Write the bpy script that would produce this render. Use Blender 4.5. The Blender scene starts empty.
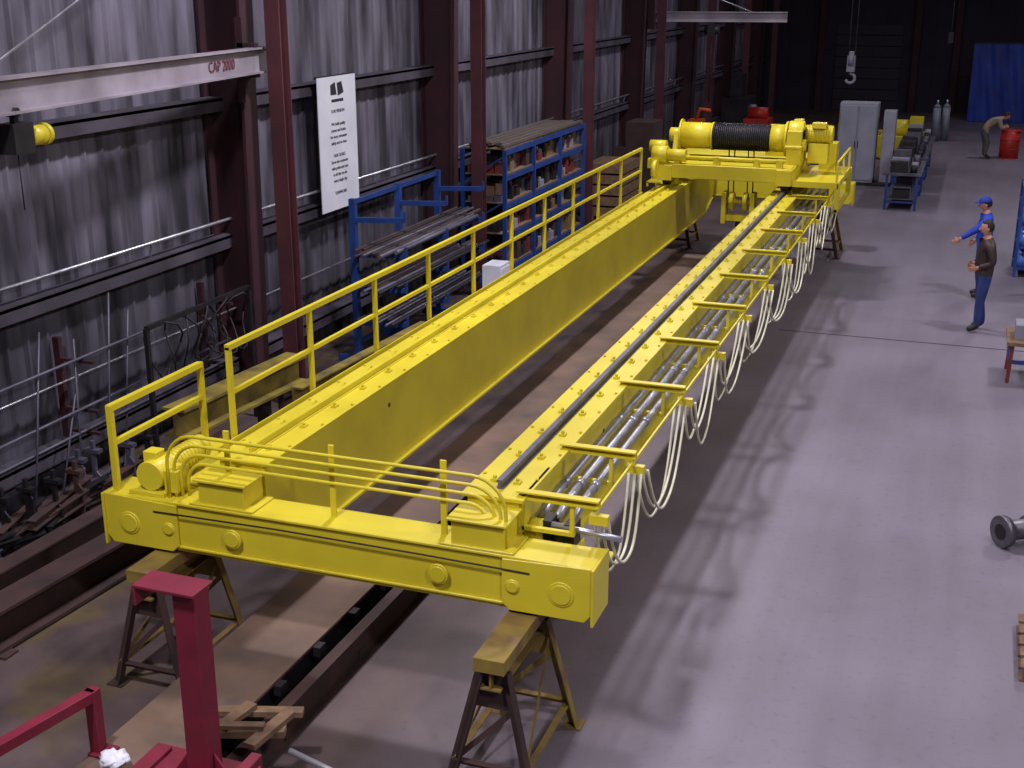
import bpy, bmesh, math, random
from mathutils import Vector, Matrix
random.seed(4)
scene = bpy.context.scene
try:
    scene.view_settings.view_transform = 'Standard'
    scene.view_settings.look = 'None'
except Exception as e:
    print(e)

# ---------------------------------------------------------------- materials
def lin(c):
    return tuple(((v/255)/12.92 if v/255 <= .04045 else (((v/255)+.055)/1.055)**2.4) for v in c)
MATS = {}
def mat(name, rgb, rough=.5, metal=0.0, rgb2=None, scale=4.0, amt=.5, bump=0.0, emit=0.0, bscale=None):
    if name in MATS: return MATS[name]
    m = bpy.data.materials.new(name); m.use_nodes = True
    nt = m.node_tree; b = nt.nodes['Principled BSDF']
    c1 = lin(rgb); c2 = lin(rgb2) if rgb2 else tuple(x*.72 for x in c1)
    tc = nt.nodes.new('ShaderNodeTexCoord')
    n = nt.nodes.new('ShaderNodeTexNoise'); n.inputs['Scale'].default_value = scale; n.inputs['Detail'].default_value = 6
    nt.links.new(tc.outputs['Object'], n.inputs['Vector'])
    r = nt.nodes.new('ShaderNodeValToRGB')
    r.color_ramp.elements[0].position = .5-.25*(1-amt)-.05; r.color_ramp.elements[1].position = .75
    r.color_ramp.elements[0].color = (*c1, 1); r.color_ramp.elements[1].color = (*c2, 1)
    nt.links.new(n.outputs['Fac'], r.inputs['Fac'])
    nt.links.new(r.outputs['Color'], b.inputs['Base Color'])
    b.inputs['Roughness'].default_value = rough; b.inputs['Metallic'].default_value = metal
    if bump > 0:
        n2 = nt.nodes.new('ShaderNodeTexNoise'); n2.inputs['Scale'].default_value = bscale or scale*6
        nt.links.new(tc.outputs['Object'], n2.inputs['Vector'])
        bp = nt.nodes.new('ShaderNodeBump'); bp.inputs['Strength'].default_value = bump; bp.inputs['Distance'].default_value = .01
        nt.links.new(n2.outputs['Fac'], bp.inputs['Height']); nt.links.new(bp.outputs['Normal'], b.inputs['Normal'])
    MATS[name] = m
    return m

YEL = mat('crane_yellow', (218,203,46), .42, 0, (200,183,38), 1.8, .6, .12)
YELD = mat('aged_yellow', (150,134,52), .6, 0, (72,62,46), 3, .6)
RUST = mat('brown_primer', (74,50,46), .75, 0, (46,36,36), 3, .6)
RUSTY = mat('trestle_brown', (104,76,58), .75, 0, (146,128,44), 4, .3)
COL = mat('maroon_column', (88,44,50), .65, 0, (62,34,40), 2, .5)
COLD = mat('dark_maroon_frame', (62,28,36), .75, 0, (42,24,32), 2, .5)
RED = mat('red_fixture', (132,32,56), .5, 0, (100,28,46), 3, .5)
DARK = mat('dark_steel', (44,42,46), .55, .3, (28,26,28), 5, .5)
BLACK = mat('black_rubber', (22,22,24), .6)
STEEL = mat('bare_steel', (200,202,210), .32, .7, (150,152,162), 6, .5)
DULL = mat('machined_steel', (120,118,124), .42, .7, (78,76,82), 6, .5)
GREY = mat('grey_paint', (150,152,165), .5, 0, (128,130,142), 2, .5)
WIRE = mat('wire_rope', (58,56,62), .45, .5, (30,30,34), 20, .5)
BLUE = mat('rack_blue', (30,68,140), .55, 0, (24,50,104), 4, .5)
WOOD = mat('timber', (134,106,80), .75, 0, (94,74,56), 9, .5)
CABLE = mat('festoon_cable', (226,224,200), .5, 0, (204,202,172), 8, .5)
WHITE = mat('white_vinyl', (232,234,242), .6, 0, (215,218,228), 2, .5)
INK = mat('print_ink', (40,40,48), .7)
TARP = mat('blue_tarp', (22,62,170), .5, 0, (18,46,130), 1.5, .5, .3)
ORANGE = mat('orange_paint', (225,95,30), .5)
DRUMRED = mat('drum_red', (190,44,36), .45)
SHRED = mat('stock_dull_red', (120,48,44), .6)
GALV = mat('galvanised', (104,102,116), .5, .3, (70,68,82), 3, .5)
GIRT = mat('girt_steel', (84,78,90), .75, 0, (50,45,54), 2, .5)
PLATE = mat('mill_plate', (124,100,82), .65, .0, (78,66,60), 1.6, .6, .1)

def wallmat():
    m = bpy.data.materials.new('corrugated_wall_paint'); m.use_nodes = True
    nt = m.node_tree; b = nt.nodes['Principled BSDF']
    tc = nt.nodes.new('ShaderNodeTexCoord'); mp = nt.nodes.new('ShaderNodeMapping'); mp.inputs['Scale'].default_value = (1, 1.2, .22)
    n = nt.nodes.new('ShaderNodeTexNoise'); n.inputs['Scale'].default_value = 2.2; n.inputs['Detail'].default_value = 8
    r = nt.nodes.new('ShaderNodeValToRGB')
    r.color_ramp.elements[0].position = .36; r.color_ramp.elements[0].color = (*lin((54,51,60)), 1)
    r.color_ramp.elements[1].position = .66; r.color_ramp.elements[1].color = (*lin((124,120,135)), 1)
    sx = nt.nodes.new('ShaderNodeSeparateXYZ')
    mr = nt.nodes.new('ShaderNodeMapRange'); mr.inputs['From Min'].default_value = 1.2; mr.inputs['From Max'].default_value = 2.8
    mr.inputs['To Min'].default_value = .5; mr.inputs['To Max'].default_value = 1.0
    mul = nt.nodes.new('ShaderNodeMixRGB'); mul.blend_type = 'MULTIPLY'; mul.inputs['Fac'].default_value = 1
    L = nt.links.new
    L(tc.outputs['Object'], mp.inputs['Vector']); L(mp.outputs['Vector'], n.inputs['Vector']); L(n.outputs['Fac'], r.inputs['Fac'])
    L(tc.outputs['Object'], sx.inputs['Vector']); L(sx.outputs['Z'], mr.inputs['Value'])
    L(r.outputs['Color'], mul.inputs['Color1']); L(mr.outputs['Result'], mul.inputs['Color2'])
    L(mul.outputs['Color'], b.inputs['Base Color']); b.inputs['Roughness'].default_value = .75
    return m
def floormat():
    m = bpy.data.materials.new('stained_concrete'); m.use_nodes = True
    nt = m.node_tree; b = nt.nodes['Principled BSDF']; L = nt.links.new
    tc = nt.nodes.new('ShaderNodeTexCoord')
    def noise(s, d=8):
        n = nt.nodes.new('ShaderNodeTexNoise'); n.inputs['Scale'].default_value = s; n.inputs['Detail'].default_value = d
        L(tc.outputs['Object'], n.inputs['Vector']); return n
    def ramp(n, p0, c0, p1, c1):
        r = nt.nodes.new('ShaderNodeValToRGB'); r.color_ramp.elements[0].position = p0; r.color_ramp.elements[1].position = p1
        r.color_ramp.elements[0].color = (*c0, 1); r.color_ramp.elements[1].color = (*c1, 1); L(n, r.inputs['Fac']); return r.outputs['Color']
    def mult(c1, c2, f):
        mu = nt.nodes.new('ShaderNodeMixRGB'); mu.blend_type = 'MULTIPLY'; mu.inputs['Fac'].default_value = f
        L(c1, mu.inputs['Color1']); L(c2, mu.inputs['Color2']); return mu.outputs['Color']
    clean = ramp(noise(.5).outputs['Fac'], .35, lin((115,108,119)), .68, lin((130,123,136)))
    dirty = ramp(noise(1.1).outputs['Fac'], .35, lin((72,60,61)), .66, lin((102,87,85)))
    sx = nt.nodes.new('ShaderNodeSeparateXYZ'); L(tc.outputs['Object'], sx.inputs['Vector'])
    nz = noise(.6)
    ad = nt.nodes.new('ShaderNodeMath'); ad.operation = 'MULTIPLY_ADD'; ad.inputs[1].default_value = 2.0
    L(nz.outputs['Fac'], ad.inputs[0]); L(sx.outputs['X'], ad.inputs[2])
    mr = nt.nodes.new('ShaderNodeMapRange'); mr.inputs['From Min'].default_value = -2.8; mr.inputs['From Max'].default_value = -.4
    L(ad.outputs[0], mr.inputs['Value'])
    mx = nt.nodes.new('ShaderNodeMixRGB'); L(mr.outputs['Result'], mx.inputs['Fac']); L(dirty, mx.inputs['Color1']); L(clean, mx.inputs['Color2'])
    ov = ramp(noise(.9, 10).outputs['Fac'], .54, (0,0,0), .68, (1,1,1))
    mr2 = nt.nodes.new('ShaderNodeMapRange'); mr2.inputs['From Min'].default_value = -4.5; mr2.inputs['From Max'].default_value = -6.5
    mr2.inputs['To Max'].default_value = .5
    L(sx.outputs['X'], mr2.inputs['Value'])
    mm = nt.nodes.new('ShaderNodeMath'); mm.operation = 'MULTIPLY'; L(ov, mm.inputs[0]); L(mr2.outputs['Result'], mm.inputs[1])
    mx2 = nt.nodes.new('ShaderNodeMixRGB'); L(mm.outputs[0], mx2.inputs['Fac']); L(mx.outputs['Color'], mx2.inputs['Color1']); mx2.inputs['Color2'].default_value = (*lin((128,112,40)), 1)
    col = mult(mx2.outputs['Color'], ramp(noise(14, 12).outputs['Fac'], .27, (.6,.6,.6), .44, (1,1,1)), .4)
    col = mult(col, ramp(noise(1.3, 12).outputs['Fac'], .60, (1,1,1), .78, (.75,.72,.72)), .5)
    mp = nt.nodes.new('ShaderNodeMapping'); mp.inputs['Scale'].default_value = (2.2, .18, 1); L(tc.outputs['Object'], mp.inputs['Vector'])
    n5 = nt.nodes.new('ShaderNodeTexNoise'); n5.inputs['Scale'].default_value = 1.4; n5.inputs['Detail'].default_value = 8; L(mp.outputs['Vector'], n5.inputs['Vector'])
    col = mult(col, ramp(n5.outputs['Fac'], .35, (.86,.84,.85), .6, (1,1,1)), .8)
    L(col, b.inputs['Base Color']); b.inputs['Roughness'].default_value = .55
    return m

# ---------------------------------------------------------------- mesh builder
class B:
    def __init__(s): s.bm = bmesh.new(); s.mats = []; s.cur = 0
    def m(s, material):
        if material not in s.mats: s.mats.append(material)
        s.cur = s.mats.index(material); return s
    def face(s, vs, smooth=False):
        try:
            f = s.bm.faces.new(vs); f.material_index = s.cur; f.smooth = smooth; return f
        except ValueError: return None
    def hexa(s, pts):
        v = [s.bm.verts.new(p) for p in pts]
        for i in ((0,3,2,1),(4,5,6,7),(0,1,5,4),(1,2,6,5),(2,3,7,6),(3,0,4,7)): s.face([v[j] for j in i])
    def box(s, x0, x1, y0, y1, z0, z1):
        s.hexa([(x0,y0,z0),(x1,y0,z0),(x1,y1,z0),(x0,y1,z0),(x0,y0,z1),(x1,y0,z1),(x1,y1,z1),(x0,y1,z1)]); return s
    def frame(s, p1, p2, up=(0,0,1)):
        p1, p2 = Vector(p1), Vector(p2); d = (p2-p1).normalized(); u = Vector(up)
        if abs(d.dot(u)) > .98: u = Vector((0,1,0))
        r = d.cross(u).normalized(); u = r.cross(d).normalized(); return p1, p2, d, r, u
    def bar(s, p1, p2, w, h, up=(0,0,1), or_=0, ou=0):
        p1, p2, d, r, u = s.frame(p1, p2, up); o = r*or_+u*ou
        a, b = r*w/2, u*h/2
        s.hexa([p1+o-a-b, p1+o+a-b, p2+o+a-b, p2+o-a-b, p1+o-a+b, p1+o+a+b, p2+o+a+b, p2+o-a+b]); return s
    def ibeam(s, p1, p2, w, h, t=.02, up=(0,0,1)):
        s.bar(p1, p2, w, t, up, 0, h/2-t/2); s.bar(p1, p2, w, t, up, 0, -h/2+t/2); s.bar(p1, p2, t, h-2*t, up); return s
    def channel(s, p1, p2, w, h, t=.015, up=(0,0,1)):
        s.bar(p1, p2, w, t, up, 0, h/2-t/2); s.bar(p1, p2, w, t, up, 0, -h/2+t/2); s.bar(p1, p2, t, h-2*t, up, -w/2+t/2, 0); return s
    def angle(s, p1, p2, w, t=.01, up=(0,0,1)):
        s.bar(p1, p2, w, t, up, 0, 0); s.bar(p1, p2, t, w, up, -w/2, -w/2); return s
    def sweep(s, pts, r, seg=10, caps=True, smooth=True):
        pts = [Vector(p) for p in pts]; n = len(pts)
        rr = r if isinstance(r, (list, tuple)) else [r]*n
        rings = []; prev = None
        for i, p in enumerate(pts):
            if i == 0: t = pts[1]-pts[0]
            elif i == n-1: t = pts[-1]-pts[-2]
            else: t = (pts[i+1]-p).normalized()+(p-pts[i-1]).normalized()
            t.normalize()
            if prev is None:
                u = Vector((0,0,1)) if abs(t.z) < .9 else Vector((1,0,0))
            else: u = prev
            a = (u-t*u.dot(t)).normalized(); b = t.cross(a); prev = a
            rings.append([s.bm.verts.new(p+(a*math.cos(2*math.pi*k/seg)+b*math.sin(2*math.pi*k/seg))*rr[i]) for k in range(seg)])
        for i in range(n-1):
            for k in range(seg):
                s.face([rings[i][k], rings[i][(k+1)%seg], rings[i+1][(k+1)%seg], rings[i+1][k]], smooth)
        if caps:
            s.face(list(reversed(rings[0]))); s.face(rings[-1])
        return s
    def cyl(s, p1, p2, r, seg=20, r2=None): return s.sweep([p1, p2], [r, r if r2 is None else r2], seg)
    def prism(s, poly, axis, a, b):
        def P(u, v, w):
            return {'x': (w,u,v), 'y': (u,w,v), 'z': (u,v,w)}[axis]
        A = [s.bm.verts.new(P(u,v,a)) for u,v in poly]; C = [s.bm.verts.new(P(u,v,b)) for u,v in poly]
        s.face(list(reversed(A))); s.face(C)
        for i in range(len(poly)):
            j = (i+1)%len(poly); s.face([A[i],A[j],C[j],C[i]])
        return s
    def ell(s, c, r, rot=None, seg=16, rings=10, fn=None):
        c = Vector(c); R = rot or Matrix.Identity(3); grid = []
        for i in range(rings+1):
            th = math.pi*i/rings; row = []
            for k in range(seg):
                ph = 2*math.pi*k/seg
                v = Vector((math.sin(th)*math.cos(ph), math.sin(th)*math.sin(ph), math.cos(th)))
                q = Vector((v.x*r[0], v.y*r[1], v.z*r[2]))
                if fn: q = fn(v, q)
                row.append(c+R@q)
            grid.append(row)
        top = s.bm.verts.new(grid[0][0]); bot = s.bm.verts.new(grid[-1][0])
        V = [[s.bm.verts.new(p) for p in row] for row in grid[1:-1]]
        for k in range(seg):
            s.face([top, V[0][k], V[0][(k+1)%seg]], True); s.face([V[-1][(k+1)%seg], V[-1][k], bot], True)
            for i in range(len(V)-1): s.face([V[i][k], V[i+1][k], V[i+1][(k+1)%seg], V[i][(k+1)%seg]], True)
        return s
    def done(s, name, parent=None, bevel=0, loc=None, rotz=0):
        bmesh.ops.recalc_face_normals(s.bm, faces=s.bm.faces)
        me = bpy.data.meshes.new(name); s.bm.to_mesh(me); s.bm.free()
        for m_ in s.mats: me.materials.append(m_)
        ob = bpy.data.objects.new(name, me); scene.collection.objects.link(ob)
        if parent: ob.parent = parent
        if loc: ob.location = loc
        ob.rotation_euler = (0,0,rotz)
        if bevel:
            bv = ob.modifiers.new('bev', 'BEVEL'); bv.width = bevel; bv.segments = 1; bv.limit_method = 'ANGLE'
        return ob
def empty(name, loc=(0,0,0)):
    e = bpy.data.objects.new(name, None); scene.collection.objects.link(e); e.location = loc; return e
def text(name, body, size, loc, rot, material, parent, align='CENTER'):
    cu = bpy.data.curves.new(name, 'FONT'); cu.body = body; cu.size = size; cu.align_x = align; cu.extrude = .002
    cu.materials.append(material)
    o = bpy.data.objects.new(name, cu); scene.collection.objects.link(o); o.location = loc; o.rotation_euler = rot; o.parent = parent
    return o
def arc(c, r, a0, a1, n, plane='xz'):
    out = []
    for i in range(n+1):
        a = a0+(a1-a0)*i/n; u, v = r*math.cos(a), r*math.sin(a)
        out.append((c[0]+u, c[1], c[2]+v) if plane == 'xz' else ((c[0], c[1]+u, c[2]+v) if plane == 'yz' else (c[0]+u, c[1]+v, c[2])))
    return out

# ---------------------------------------------------------------- room
XW = -9.05; XR = 9.0; YB = 57.0; YF = -4.0; ZC = 9.5
b = B().m(floormat()); b.box(XW-.2, XR+.2, YF-.2, YB+.2, -.2, 0); b.done('floor')
WM = wallmat()
def corrugated(name, axis, pos, a, c, z1, sgn):
    b = B().m(WM); y = a; pts = []
    while y < c:
        pts += [(y, 0), (y+.20, 0), (y+.235, .035), (y+.265, .035), (y+.30, 0)]
        y += .30
    lo = []; hi = []
    for (t, o) in pts:
        if axis == 'y':
            lo.append(b.bm.verts.new((pos+sgn*o, t, 0))); hi.append(b.bm.verts.new((pos+sgn*o, t, z1)))
        else:
            lo.append(b.bm.verts.new((t, pos+sgn*o, 0))); hi.append(b.bm.verts.new((t, pos+sgn*o, z1)))
    for i in range(len(lo)-1): b.face([lo[i], lo[i+1], hi[i+1], hi[i]])
    return b.done(name)
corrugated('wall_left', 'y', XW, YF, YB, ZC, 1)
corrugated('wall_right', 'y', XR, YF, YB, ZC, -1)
corrugated('wall_front', 'x', YF, XW, XR, ZC, 1)
DW = mat('dark_back_wall', (50,42,56), .8, 0, (32,28,40), 1, .5)
b = B().m(DW); b.box(XW, XR, YB, YB+.15, 0, ZC)
for x in range(-9, 9, 1): b.box(x+.1, x+.16, YB-.05, YB, 0, ZC)
b.done('wall_back')
b = B().m(mat('roof_sheet', (60,58,66), .8)); b.box(XW-.2, XR+.2, YF-.2, YB+.2, ZC, ZC+.15); b.done('ceiling')
b = B().m(GIRT)
for z in (.55, 2.2, 3.92, 5.7, 7.4): b.bar((XW+.14, YF+.2, z), (XW+.14, YB-.2, z), .2, .05); b.bar((XW+.23, YF+.2, z-.07), (XW+.23, YB-.2, z-.07), .02, .16)
b.done('trim_1')
b = B().m(STEEL)
b.sweep([(XW+.24, YF+.3, 2.42), (XW+.24, YB-.4, 2.42)], .022, 8)
b.sweep([(XW+.24, YF+.3, 1.25), (XW+.24, 30, 1.25)], .014, 8)
for y in range(-3, 56, 3): b.bar((XW+.2, y, 2.26), (XW+.24, y, 2.40), .02, .03)
b.done('wall_conduit')
for i in range(-1, 7):
    y = 13.7+6.6*i
    b = B().m(COLD)
    b.box(XW+.04, XW+.07, y-.15, y+.15, 0, ZC-.1); b.hexa([(-8.52,y-.15,0),(-8.48,y-.15,0),(-8.48,y+.15,0),(-8.52,y+.15,0),(-8.38,y-.15,ZC-.1),(-8.34,y-.15,ZC-.1),(-8.34,y+.15,ZC-.1),(-8.38,y+.15,ZC-.1)])
    b.hexa([(XW+.07,y-.012,0),(-8.5,y-.012,0),(-8.5,y+.012,0),(XW+.07,y+.012,0),(XW+.07,y-.012,ZC-.1),(-8.36,y-.012,ZC-.1),(-8.36,y+.012,ZC-.1),(XW+.07,y+.012,ZC-.1)])
    b.box(XW+.03, -8.4, y-.22, y+.22, 0, .03)
    b.done('frame_column')
    b = B().m(COL); b.ibeam((-8.0, y, 0.02), (-8.0, y, 7.6), .2, .2, .016, (0,1,0)); b.box(-8.18, -7.82, y-.18, y+.18, 0, .03)
    b.box(-8.15,-7.85,y-.15,y+.15,7.58,7.62)
    b.done('runway_column')
b = B().m(COL); b.ibeam((-8.0, YF+.3, 7.9), (-8.0, YB-.3, 7.9), .3, .55, .03); b.done('runway_beam')
for i in range(-2, 7):
    y = 13.7+6.6*i
    b = B().m(COLD); b.ibeam((XW+.3, y, ZC-.3), (XR-.1, y, ZC-.3), .2, .5, .02); b.done('roof_rafter')
b = B().m(mat('joint_filler', (44,38,46), .8)); b.box(-2.6, XR-.1, 19.6, 19.63, 0, .003); b.done('floor_joint')

# ---------------------------------------------------------------- crane
crane = empty('overhead_bridge_crane', (0,0,0))
Y0, Y1 = 7.82, 25.8
ZT, ZB = 1.75, .87
def girder(xc, name):
    b = B().m(YEL); hw = .24
    b.box(xc-hw, xc+hw, Y0, Y1, ZT-.025, ZT)
    web = [(Y0+.1, ZT-.025), (Y0+.1, 1.12), (Y0+.35, 1.1), (Y0+1.1, ZB+.02), (Y1-1.1, ZB+.02), (Y1-.35, 1.1), (Y1-.1, 1.12), (Y1-.1, ZT-.025)]
    b.prism(web, 'x', xc-.19, xc+.19)
    b.box(xc-hw+.01, xc+hw-.01, Y0+1.1, Y1-1.1, ZB, ZB+.025)
    for s_ in (0, 1):
        ya, yb = (Y0+.35, Y0+1.1) if s_ == 0 else (Y1-.35, Y1-1.1)
        b.bar((xc, ya, 1.095), (xc, yb, ZB+.012), 2*hw-.02, .022)
    b.box(xc-.2, xc+.2, Y0+.02, Y0+.1, 1.12, ZT-.025)
    b.m(GALV if xc > -4 else YEL)
    b.box(xc-.03, xc+.03, Y0+.15, Y1-.15, ZT, ZT+.012); b.box(xc-.012, xc+.012, Y0+.15, Y1-.15, ZT+.012, ZT+.05); b.box(xc-.022, xc+.022, Y0+.15, Y1-.15, ZT+.05, ZT+.07)
    b.m(YEL)
    y = Y0+.3
    while y < Y1-.3:
        for sx in (-.09, .09): b.box(xc+sx-.025, xc+sx+.025, y-.03, y+.03, ZT, ZT+.02); b.cyl((xc+sx, y, ZT+.02), (xc+sx, y, ZT+.045), .014, 6)
        for sx in (-.21, .21): b.cyl((xc+sx, y+.1, ZT), (xc+sx, y+.1, ZT+.018), .013, 6)
        y += .55
    b.m(DARK); b.cyl((xc+.19, 10.1, 1.5), (xc+.194, 10.1, 1.5), .022, 10)
    return b.done(name, crane)
GX1, GX2 = -5.1, -3.0
girder(GX1, 'girder_1'); girder(GX2, 'girder_2')

def end_truck(y0, y1, name, front):
    b = B().m(YEL); x0, x1, z0, z1 = -6.15, -2.14, 1.05, 1.465
    fy = y0 if front < 0 else y1
    b.box(x0+.02, x1-.02, y0+.02, y1-.02, z0+.05, z1-.02)
    b.box(x0, x1, y0, y1, z1-.022, z1)
    b.box(x0+.55, x1-.55, y0, y1, z0+.03, z0+.05)
    b.box(x0+.62, x1-.62, y0+.02, y1-.02, z0, z0+.05)
    for xe, s_ in ((x0, 1), (x1, -1)):
        P = [(xe, z1), (xe, z0+.06), (xe+s_*.05, z0), (xe+s_*.6, z0), (xe+s_*.66, z0+.05), (xe+s_*.66, z1-.022)]
        b.prism(P, 'y', y0-.012, y0+.014); b.prism(P, 'y', y1-.014, y1+.012)
        b.box(min(xe, xe-s_*.02), max(xe, xe-s_*.02), y0-.03, y1+.02, z0-.02, z1)
        b.m(DARK); b.cyl((xe+s_*.34, y0+.09, 1.17), (xe+s_*.34, y1-.09, 1.17), .175, 24); b.m(YEL)
        for dx, r in ((.22, .095), (.58, .055), (1.15, .08)):
            for yy, d in ((y0, -1), (y1, 1)):
                b.cyl((xe+s_*dx, yy, 1.24), (xe+s_*dx, yy+d*.02, 1.24), r, 24)
                b.cyl((xe+s_*dx, yy, 1.24), (xe+s_*dx, yy+d*.028, 1.24), r*.8, 24)
    b.m(BLACK); d = -.014 if front < 0 else .014
    b.sweep([(x0+.45, fy+d, 1.37), (-4.6, fy+d, 1.385), (-3.4, fy+d, 1.375), (x1-.45, fy+d, 1.36)], .008, 6)
    b.m(YEL)
    for gx in (GX1, GX2):
        b.box(gx-.20, gx+.20, y0+.03, y1-.03, z1, z1+.2); b.box(gx-.23, gx+.23, y0+.0, y1, z1+.2, z1+.22)
        b.box(gx-.28, gx+.28, y0+.01, y1-.01, z1, z1+.018)
    return b.done(name, crane, bevel=.004)
end_truck(7.49, 7.83, 'end_truck_1', -1); end_truck(25.78, 26.12, 'end_truck_2', 1)

b = B().m(YEL)
for ya, yb in ((7.85, 8.85), (24.7, 25.75)):
    b.box(-6.1, -5.36, ya, yb, 1.44, 1.465)
    b.bar((-6.08, ya, 1.41), (-6.08, yb, 1.41), .04, .09); b.bar((-6.1, yb-.03, 1.41), (-5.3, yb-.03, 1.41), .04, .09)
b.done('drive_platform', crane)
for nm, (x, y) in {'bridge_drive_1': (-5.75, 7.66), 'bridge_drive_2': (-5.75, 25.4)}.items():
    b = B().m(YEL)
    b.box(x-.2, x+.12, y-.13, y+.13, 1.465, 1.50); b.cyl((x-.02, y-.1, 1.62), (x-.02, y+.12, 1.62), .12, 20)
    b.cyl((x-.02, y+.1, 1.62), (x-.02, y+.55, 1.62), .095, 20); b.cyl((x-.02, y+.55, 1.62), (x-.02, y+.62, 1.62), .105, 20)
    for k in range(8): b.cyl((x-.02, y+.14+k*.045, 1.62), (x-.02, y+.155+k*.045, 1.62), .105, 16)
    b.box(x-.12, x-.0, y-.02, y+.1, 1.70, 1.79); b.box(x+.1, x+.22, y-.08, y+.1, 1.5, 1.68)
    b.done(nm, crane, bevel=.004)
b = B().m(YEL)
b.box(-2.72, -2.2, 7.84, 8.3, 1.2, 1.225); b.box(-2.6, -2.4, 7.92, 8.18, 1.225, 1.36); b.cyl((-2.80, 8.05, 1.42), (-2.66, 8.05, 1.42), .1, 20)
b.m(DARK); b.cyl((-2.62, 8.05, 1.42), (-2.46, 8.05, 1.42), .06, 16); b.box(-2.66,-2.6,7.97,8.13,1.36,1.55); b.box(-2.5,-2.42,7.97,8.13,1.36,1.54)
b.m(STEEL); b.cyl((-2.66, 8.0, 1.52), (-2.06, 7.95, 1.50), .024, 12)
b.done('bridge_drive_3', crane)

b = B().m(YEL); RX = -5.42; HT = 2.52; HM = 2.14
n = 10; ys = [8.25+i*(21.5-8.25)/n for i in range(n+1)]
b.bar((RX, ys[0]-.02, HT), (RX, ys[-1]+.02, HT), .045, .045); b.bar((RX, ys[0], HM), (RX, ys[-1], HM), .035, .035)
for y in ys:
    b.bar((RX, y, 1.5), (RX, y, HT), .04, .04); b.box(RX, RX+.14, y-.04, y+.04, 1.62, 1.64); b.box(RX+.02, RX+.13, y-.05, y+.05, 1.5, 1.515)
b.bar((RX+.04, ys[0]-.3, 1.73), (RX+.04, ys[-1], 1.73), .01, .09)
b.done('handrail_1', crane)
b = B().m(YEL)
for zz, w in ((2.15, .05), (1.86, .04)): b.bar((-6.08, 7.55, zz), (-6.08, 8.8, zz), w, w)
for y in (7.56, 8.8): b.bar((-6.08, y, 1.45), (-6.08, y, 2.17), .045, .045)
b.done('handrail_2', crane)
b = B().m(YEL)
for k in range(4):
    zt = 2.0-.085*k; xa, xb = -5.6+.04*k, -2.80-.05*k; r = .26-.03*k; yy = 7.57+.03*k
    pts = [(xa, yy, 1.46)]+arc((xa+r, yy, zt-r), r, math.pi, math.pi/2, 7)+arc((xb-r, yy, zt-r), r, math.pi/2, 0, 7)+[(xb, yy, 1.46)]
    b.sweep(pts, .014, 8)
for x, zlo in ((-4.22, 1.46), (-3.32, 1.46), (-5.12, 1.6)):
    b.bar((x, 7.68, zlo), (x, 7.68, 2.04), .045, .02, (0,1,0))
b.done('hoop_rail', crane)

BY = [7.92, 8.95, 10.72, 12.3, 13.9, 15.5, 17.1, 18.7, 20.3, 22.0, 23.8]
b = B().m(YEL)
for y in BY:
    b.channel((-2.84, y, ZT+.01), (-2.22, y, ZT+.01), .07, .06, .012)
    b.bar((-2.80, y, 1.50), (-2.40, y, 1.50), .04, .03)
    b.bar((-2.42, y, 1.72), (-2.42, y, 1.49), .03, .03)
b.bar((-2.24, 7.9, ZT-.045), (-2.24, 24.2, ZT-.045), .016, .025)
b.prism([(7.9, ZT), (7.9, 1.47), (8.5, ZT)], 'x', -2.80, -2.78)
b.done('outrigger_brackets', crane)
b = B().m(STEEL)
PX = ((-2.73, 1.545), (-2.61, 1.545), (-2.49, 1.545))
for x, z in PX:
    b.sweep([(x, 8.12, z-.05), (x, 8.4, z), (x, 24.6, z)], .03, 10)
for y in [8.7+i*1.6 for i in range(10)]:
    for x, z in PX: b.cyl((x, y, z), (x, y+.09, z), .04, 10)
b.done('conductor_conduit', crane)
b = B().m(CABLE)
for i in range(len(BY)-1):
    ya, yb = BY[i], BY[i+1]
    for kx, dr in ((-2.27, .62), (-2.22, .52), (-2.17, .57)):
        drop = dr*(.85+.3*random.random()); pts = []; sk = random.uniform(-.06,.06)
        for k in range(19):
            t = k/18; yy = ya+.05+(yb-ya-.1)*t+sk*math.sin(math.pi*t)
            zz = ZT-.12-drop*(1-abs(2*t-1)**2.6); pts.append((kx+.04*math.sin(3*t+i), yy, zz))
        b.sweep(pts, .012, 6)
    b.m(YEL); b.box(-2.29, -2.15, ya-.03, ya+.03, ZT-.14, ZT-.07); b.m(CABLE)
b.done('festoon_cable', crane)

# trolley
b = B().m(YEL); ty0, ty1 = 21.95, 24.5
for gx in (GX1, GX2):
    b.box(gx-.13, gx+.13, ty0, ty1, 1.93, 2.20)
    b.m(DARK)
    for y in (ty0+.25, ty1-.25): b.cyl((gx-.06, y, 1.955), (gx+.06, y, 1.955), .14, 20); b.m(YEL); b.cyl((gx-.16, y, 1.98), (gx+.16, y, 1.98), .07, 16); b.m(DARK)
    b.m(YEL)
for y in (22.3, 24.2): b.ibeam((GX1, y, 2.07), (GX2, y, 2.07), .18, .26, .025)
b.box(GX1-.1, GX2+.2, 23.5, 24.4, 2.2, 2.22)
b.box(GX1-.1, GX2+.1, 22.0, 22.6, 2.2, 2.215)
b.box(GX1+.13, GX2-.13, ty0+.02, ty0+.05, 1.98, 2.22)
b.done('trolley_frame', crane, bevel=.004)
b = B().m(YEL); dy, dz = 23.0, 2.62
b.cyl((-5.02, dy, dz), (-4.45, dy, dz), .235, 32); b.cyl((-3.4, dy, dz), (-3.12, dy, dz), .235, 32)
b.cyl((-5.05, dy, dz), (-5.02, dy, dz), .29, 32); b.cyl((-3.14, dy, dz), (-3.10, dy, dz), .31, 32)
b.cyl((-4.47, dy, dz), (-4.44, dy, dz), .25, 32)
b.m(WIRE); b.cyl((-4.45, dy, dz), (-3.4, dy, dz), .225, 32)
x = -4.42
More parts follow.
